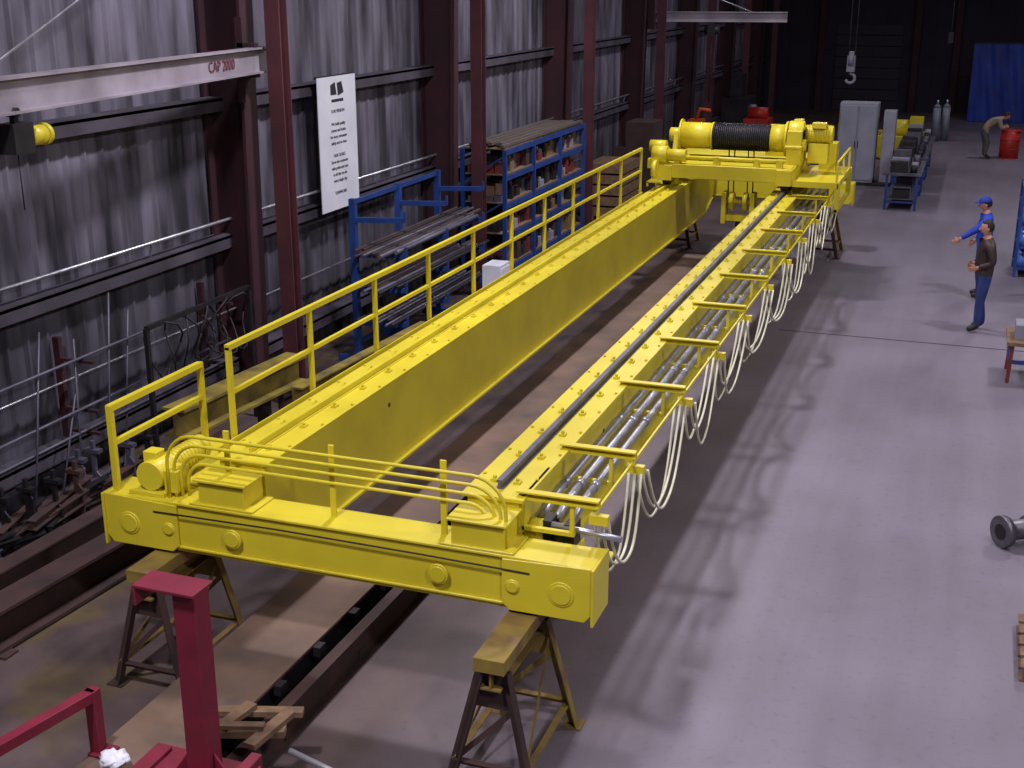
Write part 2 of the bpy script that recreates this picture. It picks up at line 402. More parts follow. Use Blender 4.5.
while x < -3.42:
    pts = [(x, dy+.232*math.cos(a), dz+.232*math.sin(a)) for a in [2*math.pi*k/24 for k in range(25)]]
    b.sweep(pts, .015, 6, False); x += .036
b.done('hoist_drum', crane)
b = B().m(YEL)
b.prism([(22.75, 2.2), (23.25, 2.2), (23.12, 2.7), (22.88, 2.7)], 'x', -5.16, -5.06)
b.cyl((-5.25, dy, dz), (-5.06, dy, dz), .13, 24)
b.box(-3.08, -2.82, 22.65, 23.4, 2.2, 2.8); b.box(-3.1, -2.8, 22.6, 23.45, 2.5, 2.54); b.cyl((-3.08, 22.95, 2.75), (-2.82, 22.95, 2.75), .2, 24); b.box(-3.04, -2.88, 23.15, 23.35, 2.8, 2.95)
b.cyl((-3.12, 22.8, 2.55), (-2.76, 22.8, 2.55), .1, 18); b.cyl((-2.82, 23.2, 2.7), (-2.34, 23.2, 2.7), .16, 22)
for k in range(9): b.cyl((-2.76+k*.045, 23.2, 2.7), (-2.745+k*.045, 23.2, 2.7), .175, 18)
b.box(-2.75, -2.4, 23.05, 23.35, 2.2, 2.55); b.box(-2.7, -2.45, 23.0, 23.15, 2.82, 2.92)
b.box(-3.6, -3.2, 23.7, 24.2, 2.22, 2.75)
b.done('hoist_gearbox', crane, bevel=.006)
b = B().m(YEL)
b.sweep([(GX1, 22.12, 2.33), (GX2, 22.12, 2.33)], .035, 12)
for x in (-4.9, -4.2, -3.5, -3.1): b.box(x-.05, x+.05, 22.04, 22.2, 2.21, 2.36)
b.cyl((-5.35, 22.1, 2.36), (-5.08, 22.1, 2.36), .16, 22); b.cyl((-5.08, 22.1, 2.36), (-4.75, 22.1, 2.36), .11, 20)
b.cyl((-5.3, 21.9, 2.12), (-5.22, 21.9, 2.12), .16, 22); b.box(-5.4,-5.2,21.9,22.3,2.14,2.3)
b.cyl((-5.5, 22.5, 2.45), (-5.2, 22.5, 2.45), .12, 20)
b.done('trolley_drive', crane)
b = B().m(YEL)
b.box(-2.87, -2.1, 22.1, 24.3, 1.98, 2.0); b.bar((-2.1, 22.1, 1.96), (-2.1, 24.3, 1.96), .04, .1); b.bar((-2.87, 22.1, 1.96), (-2.1, 22.1, 1.96), .04, .1)
b.box(-2.14, -2.06, 22.1, 22.2, 1.5, 2.0); b.box(-2.14, -2.06, 24.2, 24.3, 1.5, 2.0); b.bar((-2.1, 22.1, 1.52), (-2.1, 24.3, 1.52), .06, .06)
b.box(-2.6, -2.3, 23.6, 24.0, 2.0, 2.5)
for y in (22.15, 23.2, 24.28): b.bar((-2.12, y, 1.98), (-2.12, y, 2.35), .035, .035)
b.bar((-2.12, 22.15, 2.35), (-2.12, 24.28, 2.35), .035, .035)
b.done('trolley_platform', crane)
b = B().m(WIRE)
for x in (-4.15, -4.05, -3.8, -3.7): b.sweep([(x, 23.0, 2.45), (x+.02, 23.0, 1.55)], .012, 6)
b.m(YEL); b.box(-4.22, -4.14, 22.85, 23.15, 1.05, 1.62); b.box(-3.70, -3.62, 22.85, 23.15, 1.05, 1.62); b.box(-4.14, -3.7, 22.9, 23.1, 1.1, 1.2)
for x in (-4.05, -3.8): b.cyl((x-.04, 23.0, 1.45), (x+.04, 23.0, 1.45), .17, 24)
b.cyl((-4.2, 23, 1.45), (-3.64, 23, 1.45), .04, 12)
b.m(DARK); b.cyl((-3.92, 23, 1.1), (-3.92, 23, .98), .05, 12)
b.sweep([(-3.92, 23, 1.0)]+arc((-3.92, 23, .84), .11, math.pi/2, -math.pi*.95, 12), [.04]*12+[.03,.02], 10)
b.done('hook_block', crane)

# ---------------------------------------------------------------- trestles
def trestle(x, ya, yb, top):
    b = B().m(RUSTY); w = .30
    b.box(x-.11, x+.11, ya+.02, yb-.02, top-.1, top)
    b.ibeam((x, ya+.05, top-.17), (x, yb-.05, top-.17), .15, .16, .014)
    for y, s_ in ((ya+.12, -1), (yb-.12, 1)):
        yo = y+s_*.08
        b.m(RUST if s_ < 0 else RUSTY)
        b.prism([(x-.10, top-.1), (x+.10, top-.1), (x+.16, top-.42), (x-.16, top-.42)], 'y', y-.008, y+.008)
        for sx in (-1, 1):
            b.angle((x+sx*w, yo, 0.01), (x+sx*.09, y, top-.12), .07, .01, (0,1,0))
            b.box(x+sx*w-.07, x+sx*w+.07, yo-.07, yo+.07, 0, .012)
        b.angle((x-w*.86, yo, .2), (x+w*.86, yo, .2), .05, .008)
        b.bar((x-w*.8, yo, .22), (x+.14, y, top-.42), .04, .01, (0,1,0))
    b.m(RUSTY)
    for sx in (-1, 1):
        b.angle((x+sx*w*.86, ya+.05, .2), (x+sx*w*.86, yb-.05, .2), .05, .008)
        b.bar((x+sx*w*.86, ya+.05, .2), (x+sx*.13, yb-.12, top-.25), .04, .01, (1,0,0))
    return b.done('steel_trestle')
trestle(-2.65, 6.80, 7.85, 1.025); trestle(-5.62, 7.1, 8.1, 1.025)
trestle(-2.62, 25.4, 26.4, 1.025); trestle(-5.62, 25.4, 26.4, 1.025)

# ---------------------------------------------------------------- long layout skid
b = B().m(PLATE)
b.box(-5.12, -4.42, 4.2, 23.2, .36, .38)
b.m(DARK)
for x in (-5.0, -4.50): b.ibeam((x, 4.2, .19), (x, 23.2, .19), .14, .34, .02)
b.m(RUST)
b.ibeam((-4.27, 4.8, .15), (-4.27, 22.6, .15), .10, .28, .015)
for k in range(16): b.bar((-5.1, 4.5+k*1.2, .06), (-4.25, 4.5+k*1.2, .06), .1, .1)
b.m(BLACK)
b.box(-4.44,-4.33,4.8,22.6,.02,.05)  # black strip added to draw the shaded gap between plate and rail
b.m(DARK)
for k in range(30): b.box(-4.42, -4.36, 4.6+k*.6, 4.7+k*.6, .28, .36)
b.done('layout_skid')
b = B().m(RUST); b.ibeam((-7.25, 6.9, .2), (-7.0, 10.4, .2), .3, .36, .03); b.box(-7.5,-7.0,7.1,7.25,0,.02); b.done('steel_i_beam')
b = B().m(RUST); b.ibeam((-7.85, 7.3, .15), (-7.75, 10.0, .15), .2, .28, .02); b.done('steel_i_beam')
b = B().m(YELD); b.ibeam((-7.7, 10.6, .8), (-7.5, 12.9, .8), .3, .34, .03)
b.m(RUST)
for y in (10.9, 12.5): b.box(-7.85, -7.4, y-.12, y+.12, .56, .63); b.box(-7.8,-7.72,y-.1,y+.1,0,.56); b.box(-7.5,-7.42,y-.1,y+.1,0,.56); b.box(-7.8,-7.42,y-.02,y+.02,.2,.28)
b.done('yellow_beam_on_stands')
b = B().m(YELD); b.channel((-7.0, 12.0, .75), (-6.8, 15.2, .75), .14, .22, .02); b.channel((-6.75, 12.4, .75), (-6.55, 15.4, .75), .1, .2, .02)
b.m(RUST)
for y in (12.6, 14.6): b.box(-7.15, -6.45, y-.08, y+.08, .56, .64); b.box(-7.1,-7.02,y-.06,y+.06,0,.56); b.box(-6.58,-6.5,y-.06,y+.06,0,.56)
b.done('channel_on_stands')
# loose plates and offcuts on the floor between beams and crane
b = B().m(RUST)
for (x,y,w,l) in ((-6.75,8.6,.25,.5),(-6.55,9.6,.2,.9),(-6.8,10.8,.3,.5),(-6.5,11.4,.16,.3)):
    b.box(x,x+w,y,y+l,0,.03); b.bar((x+.05,y+.05,.06),(x+w+.1,y+l-.02,.06),.06,.06); b.cyl((x+w/2,y+l*.6,.03),(x+w/2,y+l*.6,.12),.05,12)
b.done('steel_offcuts')
b = B().m(DARK); pal2 = [DARK, RUST, DARK, GALV, RUST, DARK]
for k in range(46):
    b.m(random.choice(pal2))
    y = 7.45+k*.068; x = random.uniform(-8.36,-8.05); y2 = min(y+random.uniform(.3,1.1), 10.7)
    x2 = min(max(x+random.uniform(-.35,.35),-8.38),-8.03); z = .06+.07*(k%5)
    [b.angle, lambda p,q,w: b.ibeam(p,q,w*1.2,w*1.3,.01), lambda p,q,w: b.channel(p,q,w,w*1.5,.01)][k%3]((x, y, z), (x2, y2, z+random.uniform(-.03,.12)), .08)
    if k % 4 == 0:
        b.box(x-.05, x+.12, y, y+.2, 0, .04); b.prism([(x-.04,0),(x+.1,0),(x+.1,.35+.1*(k%3)),(x+.02,.45+.1*(k%3))], 'y', y+.08, y+.1); b.bar((x+.03,y+.09,.3),(x+.03,y+.09,.75),.04,.04)
        b.box(x-.06,x+.12,y+.05,y+.13,.62,.66)
b.done('scrap_steel_pile')
b = B().m(GALV)
for k in range(9):
    y = 7.7+k*.4
    b.sweep([(XW+.42+random.uniform(0,.1), y, .02), (XW+.36, y+random.uniform(-.2,.7), random.uniform(1.2,2.1))], .012, 6)
for z in (.7, .95, 1.5): b.sweep([(XW+.42, 7.5, z), (XW+.42, 13.2, z+.02)], .018, 6)
b.m(COLD)
for y in (7.6, 10.4, 13.1): b.bar((XW+.1, y, 0), (XW+.1, y, 1.7), .08, .06, (0,1,0)); [b.bar((XW+.1, y, z), (XW+.55, y, z), .05, .03) for z in (.66,.91,1.46)]
b.done('bar_stock_rack')
b = B().m(DARK)
for k in range(6):
    pts = [(-8.25+.1*math.sin(a*2+k), 11.3+k*.3+.28*math.cos(a), 1.35+.35*math.sin(a)) for a in [i*.5 for i in range(14)]]
    b.sweep(pts, .012, 6)
b.bar((-8.25, 11.0, 1.7), (-8.25, 13.1, 1.7), .05, .05); b.bar((-8.25,11.0,0),(-8.25,11.0,1.7),.05,.05); b.bar((-8.25,13.1,0),(-8.25,13.1,1.7),.05,.05)
b.done('hose_rack')

# ---------------------------------------------------------------- racks
b = B().m(BLUE)
for y in (15.7, 17.2, 18.7):
    b.bar((-8.1, y, 0), (-8.1, y, 2.4), .09, .09); b.bar((-8.4, y, .05), (-7.2, y, .05), .1, .1)
    for z in (.6, 1.1, 1.6, 2.1): b.bar((-8.1, y, z), (-7.3, y, z+.04), .06, .07); b.bar((-7.3, y, z+.02), (-7.3, y, z+.16), .03, .03)
for z in (.3, 2.35): b.bar((-8.1, 15.7, z), (-8.1, 18.7, z), .05, .06)
for z in (.66, 1.16, 1.66):
    for k in range(8):
        b.m(random.choice([DARK, GALV, RUST] if z > 1 else [DARK, GALV]))
        x = -7.97+k*.085; b.sweep([(x, 15.2+random.uniform(-.1,.4), z+.05), (x, 19.1+random.uniform(-.5,.3), z+.05)], random.uniform(.018,.035), 6)
b.done('cantilever_rack')
b = B().m(BLUE); ry = [20.65, 22.2, 23.8, 25.4]
for y in ry:
    for x in (-8.45, -7.65): b.bar((x, y, 0), (x, y, 2.5), .07, .06)
    for z in (.3, 1.1, 1.9): b.bar((-8.45, y, z), (-7.65, y, z+.5), .03, .03)
for z in (.35, .95, 1.5, 2.0, 2.45):
    for x in (-8.45, -7.65): b.bar((x, ry[0], z), (x, ry[-1], z), .04, .09)
b.m(WOOD)
for z in (.40, 1.0, 1.55, 2.05, 2.5): b.box(-8.43, -7.67, ry[0]+.04, ry[-1]-.04, z, z+.02)
pal = [DARK, SHRED, GALV, GREY, RUST, DARK, WOOD, BLACK, SHRED]
for z in (.42, 1.02, 1.57, 2.07):
    y = ry[0]+.1
    while y < ry[-1]-.3:
        w = random.uniform(.08,.24); h = random.uniform(.1,.32); b.m(random.choice(pal)); x = random.uniform(-7.95,-7.82)
        b.box(x, x+.14, y, y+w, z, z+h); b.box(-8.4, x-.03, y+.02, y+w*.9, z, z+h*.8); b.cyl((x+.07, y+w/2, z+h), (x+.07, y+w/2, z+h+.05), .035, 10)
        y += w+.02
b.m(mat('rack_top_load', (98,88,80), .7))
for k in range(9): b.bar((-8.35+k*.08, ry[0]-.1+random.uniform(0,.4), 2.56+.03*(k%2)), (-8.3+k*.08, ry[-1]-random.uniform(0,.5), 2.56), .07, .05)
b.done('storage_rack')
b = B().m(WHITE); b.box(-7.05,-6.75,18.0,18.45,.05,1.05); b.box(-6.75,-6.74,18.03,18.42,.1,1.0); b.m(DARK); b.box(-6.74,-6.72,18.08,18.1,.6,.75); b.box(-7.05,-6.75,18.0,18.45,0,.05); b.done('white_cabinet')

bn = empty('printed_banner', (-8.66, 16.42, 3.07))
b = B().m(WHITE); b.box(-.006, .006, -.58, .58, -.95, .95); b.done('banner_sheet', bn)
b = B().m(INK); b.prism([(-.2,.69),(-.02,.69),(-.06,.87),(-.2,.83)], 'x', .007, .009); b.prism([(.02,.67),(.2,.71),(.14,.87),(.0,.85)], 'x', .007, .009); b.box(.007,.009,-.18,.18,.59,.63)
b.done('banner_logo', bn)
lines = ['OUR MISSION', '', 'We build quality', 'cranes and hoists', 'for every customer', 'safely and on time', '', 'OUR GOALS', 'Serve the customer', 'with pride and care', 'in all that we do', 'every single day', '', 'TEAMWORK']
for i, t in enumerate(lines):
    if t: text('banner_text_%d' % i, t, .065, (.008, 0, .44-.09*i), (math.pi/2, 0, math.pi/2), INK, bn)
b = B().m(DARK); b.bar((-.02,-.6,.95),(-.02,.6,.95),.03,.03); b.bar((-.11,-.4,.95),(-.02,-.4,.95),.02,.02); b.bar((-.11,.4,.95),(-.02,.4,.95),.02,.02); b.done('banner_rod', bn)

# jib cranes
j = empty('wall_jib_crane', (0,0,0))
JB = mat('jib_boom_paint', (160,152,162), .55, 0, (122,113,122), 2, .5)
b = B().m(JB)
p1, p2 = (-8.22, 13.5, 4.40), (-7.2, 6.6, 4.42)
dd = (Vector(p1)-Vector(p2)).normalized(); pe = Vector(p1)+dd*.42
b.ibeam(pe, p2, .16, .30, .02); b.m(COLD); b.box(-8.46, -8.36, 13.5, 13.56, 3.9, 4.9); b.box(-8.44,-8.2,13.5,13.6,4.55,4.6); b.box(-8.44,-8.2,13.5,13.6,4.2,4.25)
b.m(STEEL); b.sweep([(-8.36, 13.5, 6.4), (-7.5, 8.2, 4.6)], .012, 8)
b.done('boom', j)
d = -dd; nrm = Vector((-d.y, d.x, 0))
if nrm.x < 0: nrm = -nrm
tp = Vector(p1)+d*.95+nrm*.02+Vector((0,0,-.06)); tx = -d
text('capacity_lettering', 'CAP 2000', .17, tp, (math.pi/2, 0, math.atan2(tx.y, tx.x)), mat('red_lettering', (110,60,64), .6), j)
b = B().m(YEL); hc = Vector(p1)+d*4.95+Vector((0,0,-.36))
b.cyl(hc-d*.02, hc-d*.26, .085, 20); b.cyl(hc-d*.26, hc-d*.31, .095, 20); b.m(DARK); b.box(hc.x-.09, hc.x+.09, hc.y-.22, hc.y+.02, hc.z-.12, hc.z+.13)
b.bar(hc+Vector((0,-.1,.1)), hc+Vector((0,-.1,.22)), .05, .05); b.cyl(hc+Vector((-.06,-.12,.22)), hc+Vector((.06,-.12,.22)), .04, 12)
b.sweep([hc+Vector((0,-.1,-.1)), hc+Vector((0,-.1,-.6))], .006, 6)
b.done('chain_hoist', j)
j2 = empty('wall_jib_crane', (0,0,0))
b = B().m(JB); b.ibeam((-8.3, 33.95, 4.42), (-4.9, 34.6, 4.42), .16, .26, .02); b.m(COLD); b.box(-8.45,-8.25,33.7,34.1,4.1,5.6); b.m(STEEL); b.sweep([(-8.3,33.95,5.5),(-5.8,34.4,4.55)], .016, 8); b.done('boom', j2)
b = B().m(DARK); b.box(-6.9,-6.7,34.1,34.3,3.95,4.28); b.cyl((-7.0,34.2,4.08),(-6.6,34.2,4.08),.1,14); b.sweep([(-6.8,34.2,3.9),(-6.8,34.2,2.2)], .012, 6); b.done('chain_hoist', j2)

b = B().m(DULL)
for x in (-3.58, -3.40): b.sweep([(x, 38, ZC-.02), (x, 38, 3.25)], .014, 6)
b.m(GREY); b.cyl((-3.56,38,3.2),(-3.42,38,3.2),.22,20); b.box(-3.6,-3.38,37.9,38.1,2.85,3.3)
b.m(GREY); b.sweep([(-3.49,38,2.9)]+arc((-3.49,38,2.66),.13,math.pi/2,-math.pi*.9,10), .045, 8); b.done('overhead_hoist_hook')
b = B().m(DULL)
b.sweep([(-.9,40,ZC-.02),(-.9,40,3.9)], .012, 6); b.m(DARK); b.box(-.97,-.83,39.95,40.05,3.6,3.9); b.done('pendant_control')

# ---------------------------------------------------------------- background equipment
b = B().m(GREY); b.box(-3.45,-2.45,35.4,36.1,.08,2.2); b.box(-2.3,-1.98,35.6,36.1,.08,2.0)
b.box(-3.42,-2.97,35.37,35.4,.15,2.14); b.box(-2.93,-2.48,35.37,35.4,.15,2.14); b.m(DARK); b.box(-3.0,-2.98,35.35,35.37,1.0,1.2); b.box(-2.92,-2.9,35.35,35.37,1.0,1.2); b.box(-3.45,-1.98,35.4,36.1,0,.08)
b.done('electrical_cabinet', bevel=.01)
b = B().m(YEL)
for y in (41.2, 42.8): b.box(-2.9,-1.4,y,y+.3,.25,.7); [b.cyl((x,y-.03,.22),(x,y+.33,.22),.2,18) for x in (-2.65,-1.65)]
b.box(-2.8,-1.5,41.5,42.8,.5,.6); b.cyl((-2.6,42,.9),(-1.9,42,.9),.26,20); b.box(-1.9,-1.5,41.7,42.3,.6,1.25); b.done('spare_trolley')
b = B().m(YEL); b.box(-4.3,-3.1,44.0,44.3,.3,.8); b.box(-4.2,-3.2,45.2,45.5,.3,.8); b.box(-4.1,-3.3,44.3,45.2,.6,.7); b.cyl((-4.0,44.7,1.0),(-3.4,44.7,1.0),.25,20)
for x in (-4.1,-3.3):
    for y in (44.15,45.35): b.cyl((x-.06,y,.2),(x+.06,y,.2),.2,16)
b.done('spare_trolley')
for (x, y) in ((-1.25,46.6),(-.95,46.9)):
    b = B().m(mat('cylinder_grey', (120,125,138), .45)); b.cyl((x,y,0),(x,y,1.15),.13,18); b.sweep([(x,y,1.15),(x,y,1.22),(x,y,1.27)],[.13,.1,.05],18); b.m(STEEL); b.cyl((x,y,1.27),(x,y,1.4),.04,10); b.done('gas_cylinder')
for i, (ya, yb) in enumerate(((31.6, 34.2), (34.6, 37.2), (37.6, 40.0))):
    b = B().m(BLUE)
    for y in (ya+.1, yb-.1):
        for x in (-1.85, -1.15): b.bar((x,y,0),(x,y,.85),.06,.06)
        b.bar((-1.85,y,.2),(-1.15,y,.2),.04,.05)
    for x in (-1.85,-1.15): b.bar((x,ya,.25),(x,yb,.25),.04,.05)
    b.m(GALV); b.box(-1.95,-1.05,ya,yb,.85,.9); b.box(-1.85,-1.15,ya+.1,yb-.1,.26,.28)
    for k in range(5):
        b.m(random.choice([DARK, GREY, GALV, DARK])); y = ya+.15+k*.45; h = random.uniform(.1,.4)
        b.box(-1.8,-1.4,y,y+.3,.9,.9+h); b.cyl((-1.25,y+.1,.9),(-1.25,y+.1,.9+h*.7),.08,12); b.box(-1.7,-1.3,y,y+.3,.28,.28+h*.8)
    b.done('work_bench')
b = B().m(ORANGE); b.box(-7.7,-6.8,35.2,36.0,.3,1.1); b.box(-7.6,-7.2,35.3,35.9,1.1,1.6); b.cyl((-7.0,35.2,1.3),(-7.0,35.9,1.3),.18,14); b.sweep([(-7.4,35.6,1.6),(-7.3,35.6,1.9),(-7.0,35.6,1.85)],.05,8); b.m(BLACK); [b.cyl((x,y-.05,.2),(x,y+.05,.2),.2,16) for x in (-7.5,-7.0) for y in (35.25,35.95)]; b.done('orange_welder')
b = B().m(DRUMRED); b.box(-7.0,-6.2,41,42,.2,1.1); b.cyl((-6.9,41.5,1.25),(-6.3,41.5,1.25),.2,14); b.m(BLACK); b.box(-7.0,-6.2,41,42,0,.2); b.done('air_compressor')
b = B().m(WOOD); [b.box(-8.3,-7.4,27.8,29.2,.12+.25*i,.12+.25*i+.2) for i in range(5)]; b.box(-8.3,-8.1,27.8,29.2,0,.12); b.box(-7.6,-7.4,27.8,29.2,0,.12); b.done('timber_stack')
b = B().m(RUST); b.box(-8.3,-7.2,30.2,31.8,.1,1.4); b.box(-8.1,-7.4,30.5,31.5,1.4,2.0); b.m(DARK); b.box(-7.2,-7.15,30.4,31.6,.3,1.2); b.box(-8.3,-7.2,30.2,31.8,0,.1); b.done('machine_tool')
b = B().m(DARK); b.box(-8.2,-7.3,43.5,45.2,0,1.5); b.box(-8.0,-7.6,43.9,44.7,1.5,2.3); b.m(GREY); b.cyl((-7.3,44,1.0),(-7.1,44,1.0),.3,18); b.done('machine_tool')
b = B().m(DRUMRED); x, y = 1.12, 42.8
b.cyl((x,y,0),(x,y,.88),.29,28)
for z in (.02,.3,.58,.86): b.cyl((x,y,z-.012),(x,y,z+.012),.305,28)
b.m(DARK); b.cyl((x+.15,y,.875),(x+.15,y,.895),.035,10); b.done('steel_drum')
b = B().m(TARP); nx, nz = 40, 10; g = []
for i in range(nx+1):
    x = -.3+3.5*i/nx
    g.append([b.bm.verts.new((x, 53.8+.03*math.sin(x*7)+.02*math.sin(x*17+k), .02+2.98*k/nz)) for k in range(nz+1)])
for i in range(nx):
    for k in range(nz): b.face([g[i][k], g[i+1][k], g[i+1][k+1], g[i][k+1]], True)
b.m(DARK)
for x in (-.25, 1.5, 3.25): b.bar((x,53.92,0),(x,53.92,3.05),.05,.05)
b.bar((-.25,53.92,3.03),(3.25,53.92,3.03),.05,.05); b.done('blue_tarp_screen')
for x in (-6.5, -2.6, -1.0, 4.5):
    b = B().m(COLD); b.ibeam((x, YB-.25, 0), (x, YB-.25, ZC-.6), .25, .3, .02, (0,1,0)); b.done('end_wall_column')
b = B().m(mat('door_panel', (48,42,56), .7))
for k in range(8): b.box(-5.9,-3.2,YB-.12,YB-.06,.02+k*.45,.44+k*.45)
b.done('door_1')

# right edge items
b = B().m(BLUE)
for x in (1.0, 2.2):
    for y in (24.9, 25.9): b.bar((x,y,0),(x,y,1.7),.05,.05)
for z in (.15,.55,.95,1.35,1.68): b.box(.98,2.22,24.88,25.92,z,z+.03)
b.m(mat('bottle_blue', (90,130,215), .2))
for z in (.18,.58,.98,1.38):
    for i in range(4):
        for y in (25.1, 25.6): b.cyl((1.15+.3*i,y,z),(1.15+.3*i,y,z+.22),.12,12); b.cyl((1.15+.3*i,y,z+.22),(1.15+.3*i,y,z+.29),.03,10)
b.done('water_bottle_rack')
b = B().m(SHRED)
for x in (.80, 1.45):
    for y in (17.9, 18.6): b.bar((x,y,.0),(x+.02,y,.55),.05,.05)
b.m(BLUE); b.bar((.80,17.9,.3),(.80,18.6,.3),.04,.05); b.bar((.80,17.9,.3),(1.45,17.9,.3),.04,.05)
b.m(WOOD); b.box(.74,1.55,17.8,18.7,.55,.6); b.m(GREY); b.box(.84,1.1,18.0,18.4,.6,.8); b.m(DARK); b.cyl((1.22,18.2,.6),(1.22,18.2,.85),.1,14)
b.done('tool_cart')
b = B().m(DULL); p, q = Vector((.66,12.2,.16)), Vector((1.7,12.95,.16)); dq = (q-p).normalized()
b.cyl(p, p+dq*.07, .16, 26); b.cyl(p+dq*.07, q, .10, 22); b.cyl(p+dq*.3,p+dq*.36,.13,22); b.cyl(q, q+dq*.07, .16, 26); b.m(DARK); b.cyl(p-dq*.005,p+dq*.002,.08,20)
b.done('flanged_shaft')
b = B().m(WOOD)
for k in range(5): b.box(.80,1.7,9.6+k*.2,9.74+k*.2,.11,.13); b.box(.80,1.7,9.6+k*.2,9.74+k*.2,0,.02)
for x in (.82,1.23,1.58): b.box(x,x+.08,9.6,10.54,.02,.11)
b.box(.9,1.55,9.9,10.2,.13,.3); b.done('wood_pallet')

# ---------------------------------------------------------------- foreground red fixtures
b = B().m(RED)
b.box(-4.30,-4.14,5.74,5.90,.405,1.76)
b.box(-4.56,-4.12,5.70,5.92,1.76,1.785); b.box(-4.56,-4.54,5.70,5.92,1.64,1.76); b.box(-4.54,-4.3,5.9,5.92,1.66,1.76)
b.box(-4.75,-3.95,5.55,6.05,.385,.405); b.box(-4.7,-4.6,5.6,6.0,.405,.44); b.box(-4.05,-3.97,5.5,6.1,.33,.46)
b.prism([(-4.14,.405),(-3.98,.405),(-4.14,.62)],'y',5.8,5.82); b.prism([(-4.3,.405),(-4.46,.405),(-4.3,.62)],'y',5.8,5.82)
b.box(-4.05,-3.75,5.5,5.62,.38,.48); b.done('red_jig_post', bevel=.005)
b = B().m(RED)
b.bar((-5.35,4.6,.82),(-5.08,5.85,.82),.08,.08); b.bar((-5.08,5.85,.86),(-5.08,5.85,.385),.08,.08); b.bar((-5.35,4.6,.86),(-5.35,4.6,0),.08,.08); b.box(-5.12,-4.97,5.78,5.93,.382,.40)
b.bar((-5.38,4.6,.45),(-5.2,5.2,.45),.06,.06); b.done('red_jig_frame', bevel=.004)
b = B().m(WOOD)
b.bar((-4.55,6.25,.41),(-4.0,6.45,.41),.1,.05); b.bar((-4.45,6.0,.455),(-4.35,6.6,.455),.09,.04); b.bar((-4.1,6.15,.455),(-4.05,6.6,.455),.09,.04); b.bar((-4.6,6.5,.41),(-4.0,6.7,.41),.08,.04)
b.bar((-4.55,6.2,.49),(-4.1,6.35,.49),.06,.03)
b.done('wood_crate_frame')
b = B().m(STEEL); b.sweep([(-3.95,6.4,.3),(-3.1,6.45,.025)], .022, 10); b.done('steel_pipe')
def rag(v, q): return q*(1+.25*math.sin(v.x*9+v.y*5)*math.cos(v.z*7+v.y*8))
b = B().m(WHITE); b.ell((-4.85,5.72,.46),(.1,.09,.045),None,20,12,rag); b.done('shop_rag')

